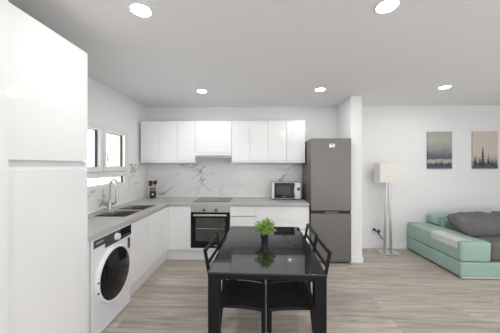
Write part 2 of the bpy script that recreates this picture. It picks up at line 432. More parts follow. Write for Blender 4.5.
# corner unit: one door on the back run, a filler on the left run
t = thing('corner_cabinet', 'white gloss corner base cabinet between sink run and oven', 'cabinet', (-1.6, 3.87, 0))
bm = BM(); box(bm, -1.975, XF + .018, YF + .02, 4.19, .165, .181); box(bm, -1.975, XF + .018, 4.176, 4.19, .181, .858)
box(bm, XF + .018, -1.022, YF + .02, 4.19, .165, .181); box(bm, XF + .018, -1.022, 4.176, 4.19, .181, .858)
box(bm, -1.038, -1.022, YF + .02, 4.176, .181, .858); box(bm, -1.975, -1.96, YF + .02, 4.176, .181, .858)
obj('body', bm, M['carcass'], t)
bm = BM(); box(bm, XF + .002, -1.0235, YF, YF + .019, .172, .838, .0015); obj('door', bm, M['gloss'], t)
bm = BM(); box(bm, XF - .019, XF, 3.363, YF + .0185, .172, .838, .0015); obj('filler_panel', bm, M['gloss'], t)
bm = BM(); box(bm, XF + .002, -1.04, YF + .024, YF + .05, .80, .856); box(bm, XF - .05, XF - .024, 3.37, YF, .80, .856); obj('handle_channel', bm, M['rail'], t)

base_unit('drawer_cabinet', 'narrow white gloss drawer unit right of the oven', 'B', -.418, -.02,
          [('drawer', -.418, -.02, .697, .838), ('drawer', -.418, -.02, .445, .688), ('drawer', -.418, -.02, .172, .436)])
base_unit('wide_drawer_cabinet', 'wide white gloss base cabinet under the microwave, beside the fridge', 'B', -.02, .785,
          [('drawer', -.02, .785, .507, .838), ('drawer', -.02, .785, .172, .498)])

# tall cabinet at the near end of the left wall
t = thing('tall_cabinet', 'tall white gloss two door larder cabinet left of the washing machine', 'cabinet', (XF - .3, 1.51, 0))
T0, T1 = 1.212, 1.808
bm = BM(); box(bm, XL + .01, XF + .015, T0, T1 - .0, .10, 1.438); box(bm, XL + .01, XF + .015, T0, T1, 1.512, 2.352)
box(bm, XL + .01, XF - .005, T0, T1, 1.438, 1.512)
obj('body', bm, M['carcass'], t, smooth=False)
bm = BM(); box(bm, XF + .016, XF + .035, T0 + .004, T1 - .0, .105, 1.440, .0015); obj('door', bm, M['gloss'], t)
bm = BM(); box(bm, XF + .016, XF + .035, T0 + .004, T1 - .0, 1.503, 2.352, .0015); obj('door', bm, M['gloss'], t)
bm = BM(); box(bm, XF - .0045, XF + .001, T0 + .004, T1 - .002, 1.440, 1.503)
box(bm, XF - .0045, XF + .024, T0 + .004, T1 - .012, 1.4405, 1.466, .001)
box(bm, XF - .004, XF + .034, T1 - .012, T1, 1.441, 1.502)
obj('handle_channel', bm, M['gloss'], t)
bm = BM(); box(bm, XF - .07, XF - .05, T0, T1, 0, .10); obj('plinth', bm, M['carcass'], t)
bm = BM(); box(bm, XF - .56, XF + .002, 1.812, 1.872, 0, .857, .001); obj('side_panel', bm, M['gloss'], t)

# worktop with the sink cut-out
SX0, SX1, SY0, SY1 = -1.855, -1.435, 2.525, 3.335
xs = [XL + .012, SX0, SX1, XF + .012, .787]; ys = [1.815, SY0, SY1, YF - .012, YB - .012]
def keep(i, j): return (i == 3 and j == 3) or (i < 3 and not (i == 1 and j == 1))
tag(obj('worktop', bevel_all(cells(BM(), xs, ys, keep, .86, WT, 'XYZ'), .002, 1), M['worktop']),
    'greige L-shaped worktop running under the window and along the back wall', 'worktop')

# sink
t = thing('kitchen_sink', 'stainless steel double bowl sink let into the worktop by the window', 'sink', ((SX0 + SX1) / 2, (SY0 + SY1) / 2, .70))
ym = (SY0 + SY1) / 2
xs = [SX0 - .012, SX0 + .022, SX1 - .022, SX1 + .012]; ys = [SY0 - .012, SY0 + .022, ym - .02, ym + .02, SY1 - .022, SY1 + .012]
obj('rim', bevel_all(cells(BM(), xs, ys, lambda i, j: not (i == 1 and j in (1, 3)), WT + .0002, WT + .0035, 'XYZ'), .001, 1), M['steel'], t)
for a, b in ((ys[1], ys[2]), (ys[3], ys[4])):
    bm = BM(); g = .0012
    p = [(0, WT), (.012, .74), (.05, .72)]
    rings = []
    for ins, z in p:
        rings.append([bm.verts.new(c) for c in ((xs[1] + ins, a + ins, z), (xs[2] - ins, a + ins, z), (xs[2] - ins, b - ins, z), (xs[1] + ins, b - ins, z))])
    for r0, r1 in zip(rings, rings[1:]):
        for k in range(4): bm.faces.new((r0[k], r0[(k + 1) % 4], r1[(k + 1) % 4], r1[k]))
    bm.faces.new(rings[-1])
    bmesh.ops.bevel(bm, geom=[e for e in bm.edges if len(e.link_faces) == 2], offset=.012, segments=3, profile=.5, affect='EDGES')
    bmesh.ops.solidify(bm, geom=bm.faces[:], thickness=.0012)
    bw = obj('bowl', bm, M['sinksteel'], t, angle=60)
    obj('drain', lathe(BM(), [(.0, .7215), (.036, .7215), (.043, .7235), (.045, .7215)], ((xs[1] + xs[2]) / 2, (a + b) / 2, 0), caps=False), M['chrome'], bw)

# faucet
fx, fy = -1.905, 2.975
t = thing('kitchen_faucet', 'tall satin nickel pull-down faucet arching over the sink', 'faucet', (fx, fy, WT))
obj('base', lathe(BM(), [(.0, WT), (.034, WT), (.034, WT + .010), (.028, WT + .02), (.026, WT + .10), (.020, WT + .115), (0, WT + .115)], (fx, fy, 0), caps=False), M['nickel'], t)
dx, dy = .86, -.51
path = [(0, .10), (0, .20), (0, .27)]
for k in range(1, 11):
    a = math.pi * k / 10; path.append((.085 * (1 - math.cos(a)), .30 + .085 * math.sin(a)))
path = [(s, h) for s, h in path]
obj('spout', tube(BM(), [(fx + dx * s, fy + dy * s, WT + h) for s, h in path], .0135, 14), M['nickel'], t, angle=60)
s, h = path[-1]
obj('spray_head', tube(BM(), [(fx + dx * s, fy + dy * s, WT + z) for z in (h, h - .02, h - .05, h - .12, h - .125)], [.0145, .0165, .0165, .021, .018], 14), M['nickel'], t, angle=60)
obj('lever', tube(BM(), [(fx + .015, fy + .0, WT + .07), (fx + .055, fy + .01, WT + .075), (fx + .07, fy + .014, WT + .09), (fx + .075, fy + .015, WT + .15)], [.016, .014, .009, .007], 10), M['nickel'], t, angle=60)

# wall cabinets
def wall_unit(name, label, doors, z0, z1, hood=False, group=None):
    a0, a1 = doors[0], doors[-1]
    t = thing(name, label, 'cabinet', ((a0 + a1) / 2, 4.05, z0), group=group)
    bm = BM(); lbox(bm, 'W', a0 + .0005, a1 - .0005, .021, .340, z0, z1)
    obj('body', bm, M['carcass'], t, smooth=False)
    for d0, d1 in zip(doors, doors[1:]):
        bm = BM(); lbox(bm, 'W', d0 + .002, d1 - .002, 0, .020, z0 + (.0 if hood else .036), z1, .0015); obj('door', bm, M['gloss'], t)
    if not hood:
        bm = BM(); lbox(bm, 'W', a0 + .0005, a1 - .0005, .002, .021, z0, z0 + .026, .001); obj('bottom_rail', bm, M['carcass'], t)
    return t
UZ0, UZ1 = 1.512, 2.205
t = wall_unit('wall_cabinet', 'white wall cabinet with two doors above the utensil jar, in the corner', [-1.955, -1.64, -1.33], UZ0, UZ1)
wall_unit('wall_cabinet', 'narrow white single door wall cabinet left of the extractor hood', [-1.33, -1.03], UZ0, UZ1)
wall_unit('hood_cabinet', 'short white wall cabinet above the extractor hood', [-1.03, -.427], 1.690, UZ1, True)
wall_unit('wall_cabinet', 'white two door wall cabinet immediately right of the extractor hood', [-.427, -.127, .176], UZ0, UZ1)
wall_unit('wall_cabinet', 'white two door wall cabinet above the microwave, beside the fridge', [.176, .479, .782], UZ0, UZ1)

t = thing('range_hood', 'slim built-in extractor hood with steel front above the hob', 'extractor hood', (-.728, 4.05, 1.62))
bm = BM(); box(bm, -1.026, -.431, 3.885, 4.21, 1.632, 1.688); obj('body', bm, M['whiteplastic'], t)
bm = BM(); box(bm, -1.028, -.429, 3.855, 3.884, 1.595, 1.684, .003); obj('visor', bm, M['whiteplastic'], t)
bm = BM(); box(bm, -1.028, -.429, 3.849, 3.8545, 1.597, 1.632, .001); obj('front_strip', bm, M['hoodsteel'], t)
bm = BM(); box(bm, -.98, -.74, 3.92, 4.16, 1.6275, 1.632); box(bm, -.72, -.48, 3.92, 4.16, 1.6275, 1.632); obj('filter', bm, M['rail'], t)

# oven
OX0, OX1 = -1.019, -.421
t = thing('built_in_oven', 'black and steel built-in electric oven under the hob', 'oven', (-.72, YF + .3, .2))
bm = BM(); box(bm, OX0 + .006, OX1 - .006, YF + .018, 4.10, .205, .85); obj('body', bm, M['inoxside'], t)
bm = BM(); box(bm, OX0, OX1, YF - .002, YF + .016, .752, .858, .002)
cp = obj('control_panel', bm, M['panelsteel'], t)
for x in (-.815, -.632):
    kb = obj('knob', lathe(BM(), [(.0, YF - .030), (.014, YF - .030), (.017, YF - .027), (.019, YF - .004), (.026, YF - .002), (0, YF - .002)], (x, 0, .784), 'Y', 24, caps=False), M['inoxside'], cp)
    bm = BM(); box(bm, x - .0015, x + .0015, YF - .0315, YF - .0295, .786, .799); obj('pointer', bm, M['black'], kb)
bm = BM(); box(bm, OX0, OX1, YF - .006, YF + .016, .205, .748, .003)
dr = obj('door', bm, M['applglass'], t)
bm = BM(); box(bm, OX0 + .075, OX1 - .075, YF - .0075, YF - .006, .31, .665, .0005); obj('glass', bm, M['ovenglass'], dr)
bm = BM(); box(bm, OX0 + .075, OX1 - .075, YF - .0082, YF - .0075, .500, .505); obj('rack_line', bm, M['rail'], dr)
bm = BM(); box(bm, OX0 + .045, OX1 - .045, YF - .045, YF - .030, .700, .728, .004)
for x in (OX0 + .08, OX1 - .08): box(bm, x - .008, x + .008, YF - .032, YF - .005, .705, .723)
obj('handle', bm, M['steel'], dr)
bm = BM()
for k in range(5): box(bm, -.665 + k * .011, -.665 + k * .011 + .008, YF - .0072, YF - .006, .238, .248)
obj('wordmark', bm, M['grey_print'], dr)
bm = BM(); box(bm, OX0, OX1, YF + .002, YF + .016, .168, .203); obj('filler_strip', bm, M['gloss'], t)

# hob
t = thing('ceramic_hob', 'flat black glass hob set on the worktop above the oven', 'hob', (-.72, 3.88, WT))
bm = BM(); box(bm, -1.008, -.432, 3.632, 4.135, WT + .0002, WT + .006, .002); gl = obj('glass', bm, M['hobglass'], t)
for x, y, r in ((-.86, 3.76, .09), (-.58, 3.76, .075), (-.86, 4.0, .075), (-.58, 4.0, .10)):
    obj('cooking_zone', lathe(BM(), [(r - .004, WT + .0060), (r - .004, WT + .0064), (r, WT + .0064), (r, WT + .0060)], (x, y, 0), caps=False), M['greypanel'], gl)

# washing machine (front faces +X)
t = thing('washing_machine', 'white front loading washing machine with dark round door, under the worktop', 'washing machine', (-1.62, 2.185, 0))
WX = -1.358; wy0, wy1 = 1.884, 2.484
bm = BM(); box(bm, WX - .50, WX, wy0, wy1, .012, .852, .008, 3); obj('body', bm, M['whiteappliance'], t)
for x in (WX - .46, WX - .05):
    for y in (wy0 + .05, wy1 - .05): obj('foot', lathe(BM(), [(.02, 0), (.02, .0118)], (x, y, 0), seg=12), M['black'], t)
bm = BM()   # stepped control fascia
cells(bm, [wy0 + .022, 2.055, wy1 - .006], [.735, .776, .842], lambda i, j: not (i == 0 and j == 0), WX, WX + .006, 'YZX')
fa = obj('control_fascia', bevel_all(bm, .0015, 1), M['greypanel'], t)
bm = BM(); box(bm, WX + .006, WX + .0075, 2.28, wy1 - .010, .742, .836, .0005); obj('display', bm, M['display'], fa)
bm = BM(); lathe(bm, [(.034, WX + .006), (.034, WX + .010), (.030, WX + .012), (.027, WX + .034), (.024, WX + .037), (0, WX + .037)], (0, 2.215, .789), 'X', 28, caps=False)
obj('dial', bm, M['whiteplastic'], fa)
for k in range(4):
    bm = BM(); box(bm, WX + .0075, WX + .0085, 2.32 + k * .035, 2.335 + k * .035, .755, .760); obj('indicator', bm, M['grey_print'], fa)
bm = BM(); y = 1.932
for w, g in ((.011, .014), (.010, .014), (.007, .011), (.011, .014), (.010, .014), (.007, .011), (.012, .014)):
    box(bm, WX + .006, WX + .0068, y, y + w, .806, .819); y += g
obj('wordmark', bm, M['grey_print'], fa)
dc = (0, 2.180, .462)
bm = BM(); lathe(bm, [(.258, WX), (.258, WX + .014), (.251, WX + .028), (.240, WX + .032), (.232, WX + .028), (.230, WX)], dc, 'X', 64, caps=False)
rg = obj('door', bm, M['whiteplastic'], t)
bm = BM(); lathe(bm, [(.2315, WX + .024), (.220, WX + .030), (.15, WX + .044), (.08, WX + .052), (0, WX + .054)], dc, 'X', 64, caps=False); obj('porthole_glass', bm, M['applglass'], rg, angle=60)
for dz in (-.045, .045):
    bm = BM(); box(bm, WX + .018, WX + .031, 1.926, 1.938, .44 + dz - .010, .44 + dz + .003, .002); obj('hinge', bm, M['greypanel'], rg)
bm = BM(); box(bm, WX + .0005, WX + .0015, 2.418, 2.462, .60, .712); st = obj('sticker', bm, M['black'], t)
bm = BM(); box(bm, WX + .0015, WX + .002, 2.424, 2.456, .606, .632); box(bm, WX + .0015, WX + .002, 2.428, 2.452, .645, .650)
box(bm, WX + .0015, WX + .002, 2.428, 2.452, .665, .672); obj('sticker_print', bm, M['redprint'], st)

# utensil jar
ux, uy = -1.815, 4.03
t = thing('utensil_jar', 'dark jar with copper pink band holding utensils in worktop corner', 'jar', (ux, uy, WT))
obj('body', lathe(BM(), [(0, WT + .001), (.046, WT + .001), (.05, WT + .008), (.05, WT + .125), (.05, WT + .17), (.046, WT + .17), (.046, WT + .012), (0, WT + .012)], (ux, uy, 0), caps=False), M['black'], t)
obj('band', lathe(BM(), [(.0503, WT + .125), (.0525, WT + .127), (.0525, WT + .163), (.0503, WT + .165)], (ux, uy, 0), caps=False), M['pinkband'], t)
bm = BM(); lathe(bm, [(0, 0), (.017, 0), (.016, .003), (0, .003)], (0, 0, 0), 'Y', 20, caps=False)
bmesh.ops.transform(bm, matrix=Matrix.Translation((ux + .018, uy - .0475, WT + .07)) @ Matrix.Rotation(R(20), 4, 'Z') @ Matrix.Scale(-1, 4, (0, 1, 0)), verts=bm.verts)
obj('emblem', bm, M['silver'], t)
ut = [('spatula', 'flat black spatula leaning left in the utensil jar', (-.022, -.01), (-.040, -.022), .29, 'flat'),
      ('serving_spoon', 'black serving spoon upright near the left side of the jar', (-.012, .015), (-.030, .03), .285, 'oval'),
      ('wooden_spoon', 'brown handled spoon in the middle of the utensil jar', (.0, -.02), (.004, -.03), .262, 'stick'),
      ('ladle', 'round black ladle leaning right in the utensil jar', (.018, -.012), (.052, -.02), .30, 'round'),
      ('slotted_spoon', 'black slotted spoon standing behind the ladle in the jar', (.014, .016), (.036, .03), .305, 'oval')]
for nm, lb, b0, b1, h, kind in ut:
    p0 = Vector((ux + b0[0] * .9, uy + b0[1] * .9, WT + .016)); p1 = Vector((ux + b1[0], uy + b1[1], WT + h))
    t = thing(nm, lb, 'utensil', p0, group='utensils in the jar')
    d = (p1 - p0)
    obj('handle', tube(BM(), [p0, p0 + d * .5, p0 + d * .78], [.006, .006, .004], 8), M['pinkband'] if kind == 'stick' else M['black'], t, angle=60)
    bm = BM(); c = p0 + d * .88
    if kind == 'flat': box(bm, -.027, .027, -.003, .003, -.045, .045, .002)
    elif kind == 'stick': lathe(bm, [(.0, -.05), (.007, -.03), (.008, .03), (.0, .04)], seg=10, caps=False)
    else:
        w = .034 if kind == 'round' else .026
        bmesh.ops.create_uvsphere(bm, u_segments=16, v_segments=10, radius=1)
        for v in bm.verts: v.co = Vector((v.co.x * w, v.co.y * .016, v.co.z * (.034 if kind == 'round' else .042)))
    bmesh.ops.translate(bm, verts=bm.verts, vec=c)
    obj('head', bm, M['pinkband'] if kind == 'stick' else M['black'], t, angle=60)

# wall socket on the left splashback
def socket(label, c, axis):
    t = thing('wall_socket', label, 'socket', c)
    x, y, z = c; bm = BM()
    if axis == 'X': box(bm, x, x + .009, y - .042, y + .042, z - .042, z + .042, .003)
    else: box(bm, x - .042, x + .042, y - .009, y, z - .042, z + .042, .003)
    obj('plate', bm, M['whiteplastic'], t)
    bm = BM()
    if axis == 'X': lathe(bm, [(.02, x + .009), (.02, x + .0102), (0, x + .0102)], (0, y, z), 'X', 24, caps=False)
    else: lathe(bm, [(.02, y - .009), (.02, y - .0102), (0, y - .0102)], (x, 0, z), 'Y', 24, caps=False)
    obj('outlet', bm, M['rail'], t); return t
socket('white wall socket on the marble between window and corner', (XL + .0122, 4.09, 1.14), 'X')

# microwave
mx0, mx1, my = .243, .715, 3.895
t = thing('microwave', 'black and silver microwave oven on the worktop next to the fridge', 'microwave', ((mx0 + mx1) / 2, my + .15, WT))
bm = BM(); box(bm, mx0, mx1, my + .012, my + .29, WT + .012, WT + .285, .006); obj('body', bm, M['silver'], t)
for x in (mx0 + .04, mx1 - .04):
    for y in (my + .05, my + .25): obj('foot', lathe(BM(), [(.014, WT + .0003), (.014, WT + .0118)], (x, y, 0), seg=12), M['black'], t)
bm = BM(); box(bm, mx0, mx0 + .036, my - .004, my + .011, WT + .018, WT + .283, .004); obj('side_trim', bm, M['silver'], t)
bm = BM()   # door with a bowed right edge
prof = [(mx0 + .037, WT + .030), (mx0 + .365, WT + .030)] + [(mx0 + .365 - .022 * (1 - (2 * k / 10 - 1) ** 2) + 0.018, WT + .030 + .25 * k / 10) for k in range(11)][1:-1] + [(mx0 + .365, WT + .28), (mx0 + .037, WT + .28)]
vs = [bm.verts.new((x, my - .006, z)) for x, z in prof]; f = bm.faces.new(vs)
g = bmesh.ops.extrude_face_region(bm, geom=[f]); bmesh.ops.translate(bm, verts=[v for v in g['geom'] if isinstance(v, bmesh.types.BMVert)], vec=(0, .017, 0))
dr = obj('door', bm, M['applglass'], t, smooth=False)
bm = BM(); box(bm, mx0 + .065, mx0 + .300, my - .0075, my - .006, WT + .082, WT + .228, .0005); obj('window', bm, M['screen'], dr)
bm = BM()
for k in range(5): box(bm, mx0 + .165 + k * .011, mx0 + .173 + k * .011, my - .0075, my - .006, WT + .048, WT + .056)
obj('wordmark', bm, M['grey_print'], dr)
bm = BM(); box(bm, mx0 + .388, mx1, my - .004, my + .011, WT + .018, WT + .283, .004); pn = obj('control_panel', bm, M['silver'], t)
bm = BM(); box(bm, mx0 + .412, mx0 + .458, my - .0055, my - .004, WT + .150, WT + .205, .0005); obj('display', bm, M['display'], pn)
for z in (.055, .105): obj('dial', lathe(BM(), [(.016, my - .004), (.014, my - .018), (0, my - .018)], (mx0 + .435, 0, WT + z), 'Y', 20, caps=False), M['silver'], pn)
bm = BM(); box(bm, mx0, mx1, my - .003, my + .0115, WT + .0125, WT + .0175); obj('bottom_trim', bm, M['black'], t)

# fridge
fx0, fx1, fy = .797, 1.395, 3.535
t = thing('fridge_freezer', 'dark stainless fridge freezer standing between the worktop and the wall stub', 'fridge', ((fx0 + fx1) / 2, 3.85, 0))
bm = BM(); box(bm, fx0 + .002, fx1 - .002, fy + .065, 4.20, .03, 1.865, .004); obj('body', bm, M['inoxside'], t)
bm = BM(); box(bm, fx0 + .01, fx1 - .01, fy + .03, fy + .0645, .03, 1.86); obj('gasket', bm, M['black'], t)
bm = BM(); box(bm, fx0, fx1, fy, fy + .06, .795, 1.872, .006, 3); ud = obj('door', bm, M['inox'], t)
bm = BM(); box(bm, fx0, fx1, fy, fy + .06, .035, .748, .006, 3); ld = obj('door', bm, M['inox'], t)
bm = BM(); box(bm, fx0 + .004, fx1 - .004, fy + .012, fy + .055, .749, .794); obj('handle_recess', bm, M['black'], t)
bm = BM(); box(bm, 1.01, 1.20, fy + .004, fy + .014, .755, .776, .003); obj('handle', bm, M['inox'], ld)
bm = BM(); box(bm, 1.070, 1.152, fy - .0012, fy, 1.735, 1.792); s_ = obj('energy_label', bm, M['whiteplastic'], ud)
bm = BM(); box(bm, 1.085, 1.135, fy - .0018, fy - .0012, 1.773, 1.786); box(bm, 1.108, 1.150, fy - .0018, fy - .0012, 1.737, 1.748)
obj('label_print', bm, mat('blue_grey_ink', (.30, .34, .46), .5, var=.05), s_)
for x in (fx0 + .06, fx1 - .06):
    for y in (fy + .1, 4.14): obj('foot', lathe(BM(), [(.022, 0), (.022, .0298)], (x, y, 0), seg=12), M['black'], t)

# ------------------------------------------------------------------ dining table (built about its centre, long side in Y)
TC = (.073, 2.175); TW, TL = .398, .602
t = thing('dining_table', 'black glass topped dining table in the middle of the kitchen', 'table', (*TC, 0), R(-1.1))
top = obj('glass_top', box(BM(), -TW, TW, -TL, TL, .736, .75, .003), M['blackglass'], t, world=False)
bm = BM(); frame(bm, [-TW + .004, -TW + .03, TW - .03, TW - .004], [-TL + .004, -TL + .03, TL - .03, TL - .004], .706, .7355, 'XYZ')
obj('apron', bm, M['blackmetal'], t, world=False)
for sx in (-1, 1):
    for sy in (-1, 1):
        cx, cy = sx * (TW - .040), sy * (TL - .040)
        bm = beam(BM(), (cx, cy, .735), (cx, cy, 0), .078, .078, (0, 1, 0), .003, .97)
        obj('leg', bm, M['blackmetal'], t, world=False)
        bm = BM()   # sloping corner gusset
        for ax in (0,):
            x1 = sx * (TW - .082); x2 = sx * (TW - .20); y = sy * (TL - .03)
            vs = [bm.verts.new(p) for p in ((x1, y, .715), (x1, y, .684), (x2, y, .706), (x1, y - sy * .012, .715), (x1, y - sy * .012, .684), (x2, y - sy * .012, .706))]
            for f in ((0, 1, 2), (5, 4, 3), (0, 2, 5, 3), (1, 0, 3, 4), (2, 1, 4, 5)): bm.faces.new([vs[i] for i in f])
        obj('corner_brace', bm, M['blackmetal'], t, world=False, smooth=False)

# plant on the table
px, py = .068, 2.20
t = thing('potted_plant', 'small bushy green plant in black pot on the dining table', 'plant', (px, py, .7502))
obj('pot', lathe(BM(), [(0, 0), (.031, 0), (.033, .004), (.032, .03), (.036, .06), (.041, .078), (.037, .078), (.033, .062), (0, .062)], caps=False, seg=40), M['blackglass'], t, world=False)
obj('soil', lathe(BM(), [(.0335, .0625), (.0, .068)], caps=False, seg=24), M['soil'], t, world=False)
sb, lb = BM(), BM()
rnd = random.Random(3)
for k in range(46):
    a = rnd.uniform(0, 2 * math.pi); el = rnd.uniform(.05, 1.12)
    tip = Vector((math.cos(a) * .095 * math.sin(el * 1.45), math.sin(a) * .095 * math.sin(el * 1.45), .095 + .125 * math.cos(el * 1.35) * rnd.uniform(.75, 1.05)))
    base = Vector((math.cos(a) * .015, math.sin(a) * .015, .062)); mid = base.lerp(tip, .55) + Vector((0, 0, .015))
    tube(sb, [base, mid, tip], [.0016, .0013, .0008], 5)
    for q in range(12):
        u = rnd.uniform(.3, 1.05); c = (base.lerp(mid, u * 2) if u < .5 else mid.lerp(tip, u * 2 - 1)) + Vector([rnd.gauss(0, .006) for _ in range(3)])
        if c.z < .072: continue
        d = (Vector((rnd.gauss(0, 1), rnd.gauss(0, 1), rnd.gauss(.35, .8))) + (c - Vector((0, 0, .105))).normalized()).normalized()
        l, w = rnd.uniform(.018, .030), rnd.uniform(.005, .008); s = d.orthogonal().normalized(); s = Matrix.Rotation(rnd.uniform(0, 6.28), 3, d) @ s; n = d.cross(s)
        v = [lb.verts.new(c + d * l * f + s * w * g + n * w * h) for f, g, h in ((0, 0, 0), (.45, 1, .3), (1, 0, 0), (.45, -1, .3), (.5, 0, 0))]
        for f in ((0, 1, 4), (1, 2, 4), (2, 3, 4), (3, 0, 4)): lb.faces.new([v[i] for i in f])
obj('stems', sb, M['stem'], t, world=False)
obj('foliage', lb, M['leaf'], t, world=False, smooth=False)

# ------------------------------------------------------------------ chairs (built facing +X about the seat centre)
def make_chair():
    t = thing('dining_chair', '', 'chair', group='black chairs around the dining table')
    def lean(z): return -.180 - .075 * (z - .45) / .40
    bm = BM(); softbox(bm, -.172, .190, -.190, .190, .414, .444, .012, .001, 1, bulge=0, bulge_top=.0)
    for v in bm.verts:   # seat dips towards its middle
        if v.co.z > .428: v.co.z -= .010 * (1 - (v.co.y / .18) ** 2) * (1 - (v.co.x / .18) ** 2)
        v.co.z -= .018 * max(0, (v.co.x + .02) / .20) ** 1.8
    obj('seat', bm, M['leatherette'], t, world=False)
    bm = BM(); frame(bm, [-.150, -.130, .10, .12], [-.12, -.10, .10, .12], .394, .4135, 'XYZ'); obj('seat_frame', bm, M['blackmetal'], t, world=False)
    for s in (-1, 1):
        bm = BM(); beam(bm, (.177, s * .173, .416), (.178, s * .176, 0), .026, .024, (0, 1, 0), .003, .75); obj('leg', bm, M['blackmetal'], t, world=False)
        bm = BM(); beam(bm, (-.180, s * .190, .47), (-.225, s * .190, 0), .024, .024, (0, 1, 0), .003, .85); obj('leg', bm, M['blackmetal'], t, world=False)
        bm = BM(); beam(bm, (lean(.45), s * .190, .45), (lean(.85), s * .190, .85), .016, .024, (0, 1, 0), .003); obj('back_post', bm, M['blackmetal'], t, world=False)
    for z, h in ((.836, .024), (.738, .020)):
        bm = BM()
        beam(bm, (lean(z), -.180, z), (lean(z), .180, z), .016, h, (1, 0, .19), .002)
        obj('back_rail', bm, M['blackmetal'], t, world=False)
    return t
def children(o): return [c for c in bpy.data.objects if c.parent == o]
def dup(root):
    r = root.copy(); C.objects.link(r)
    for ch in children(root):
        c = ch.copy(); C.objects.link(c); c.parent = r
        for g in children(ch):
            d = g.copy(); C.objects.link(d); d.parent = c
    return r
ch0 = make_chair()
for i, (x, y, rz, lab) in enumerate((
        (-.126, 1.915, R(-3.5), 'black dining chair on the left side of the table, nearer the camera'),
        (-.114, 2.345, R(-3), 'black dining chair on the left side of the table, nearer the oven'),
        (.271, 1.91, R(180), 'black dining chair on the right side of the table, nearer the camera'),
        (.283, 2.335, R(180), 'black dining chair on the right side of the table, nearer the fridge'))):
    o = ch0 if i == 0 else dup(ch0)
    o.location = (x, y, 0); o.rotation_euler = (0, 0, rz); o['label'] = lab

# ------------------------------------------------------------------ living corner
# floor lamp
lx, ly = 2.19, 4.02
t = thing('floor_lamp', 'floor lamp with ivory rectangular shade and chrome A-shaped stand by the wall', 'lamp', (lx, ly, 0))
bm = BM(); box(bm, lx - .15, lx + .15, ly - .11, ly + .11, .001, .016, .003); obj('base', bm, M['chrome'], t)
for s in (-1, 1):
    bm = BM(); beam(bm, (lx + s * .055, ly, .016), (lx + s * .020, ly, 1.20), .016, .037, (0, 1, 0), .002)
    # broad chrome strip, its wide face to the room
    obj('upright', bm, M['lampsteel'], t)
bm = BM(); box(bm, lx - .05, lx + .05, ly - .012, ly + .012, 1.195, 1.215, .002); lathe(bm, [(.02, 1.215), (.02, 1.29)], (lx, ly, 0), seg=16); obj('lamp_holder', bm, M['chrome'], t)
bm = BM(); lathe(bm, [(.0, 1.29), (.018, 1.295), (.032, 1.34), (.026, 1.375), (0, 1.39)], (lx, ly, 0), seg=20, caps=False); obj('bulb', bm, M['whiteplastic'], t)
bm = BM(); frame(bm, [lx - .18, lx - .176, lx + .176, lx + .18], [ly - .105, ly - .101, ly + .101, ly + .105], 1.19, 1.508, 'XYZ')
box(bm, lx - .176, lx + .176, ly - .003, ly + .003, 1.204, 1.208); obj('shade', bm, M['shade'], t, smooth=False)

sk = (2.055, YB - .0005, .34)
socket('white wall socket low on the wall beside the floor lamp', sk, 'Y')
t = thing('power_plug', 'black plug and trailing cord between wall socket and floor lamp', 'plug', (sk[0], sk[1] - .011, sk[2]))
bm = BM(); tube(bm, [(sk[0], sk[1] - .0108, sk[2]), (sk[0], sk[1] - .03, sk[2]), (sk[0] + .006, sk[1] - .05, sk[2] - .006), (sk[0] + .016, sk[1] - .065, sk[2] - .02)], [.021, .021, .014, .006], 14); obj('plug', bm, M['black'], t, angle=60)
bm = BM(); q = Vector((sk[0] + .016, sk[1] - .065, sk[2] - .02))
pts = [q, q + Vector((-.03, -.01, .035)), q + Vector((-.05, -.02, .05)), q + Vector((-.02, -.03, .02)), q + Vector((.03, -.03, -.02)), q + Vector((.05, -.02, .015)), q + Vector((.025, -.03, .03)), q + Vector((.02, -.03, -.03)), q + Vector((.06, -.03, -.08)), q + Vector((.10, -.03, -.13))]
sm = []
for i in range(len(pts) - 1):
    p0, p1, p2, p3 = pts[max(i - 1, 0)], pts[i], pts[i + 1], pts[min(i + 2, len(pts) - 1)]
    for k in range(5):
        u = k / 5; sm.append(.5 * ((2 * p1) + (p2 - p0) * u + (2 * p0 - 5 * p1 + 4 * p2 - p3) * u * u + (3 * p1 - p0 - 3 * p2 + p3) * u ** 3))
sm.append(pts[-1])
tube(bm, sm, .009, 8); obj('cord_loop', bm, M['black'], t, angle=60)
e = pts[-1]
bm = tube(BM(), [e, e + Vector((.03, -.02, -.04)), Vector((lx + .04, ly + .08, .12)), Vector((lx + .055, ly + .06, .07)), Vector((lx + .05, ly + .03, .022))], .004, 8)
obj('cord', bm, M['grey_print'], t, angle=60)

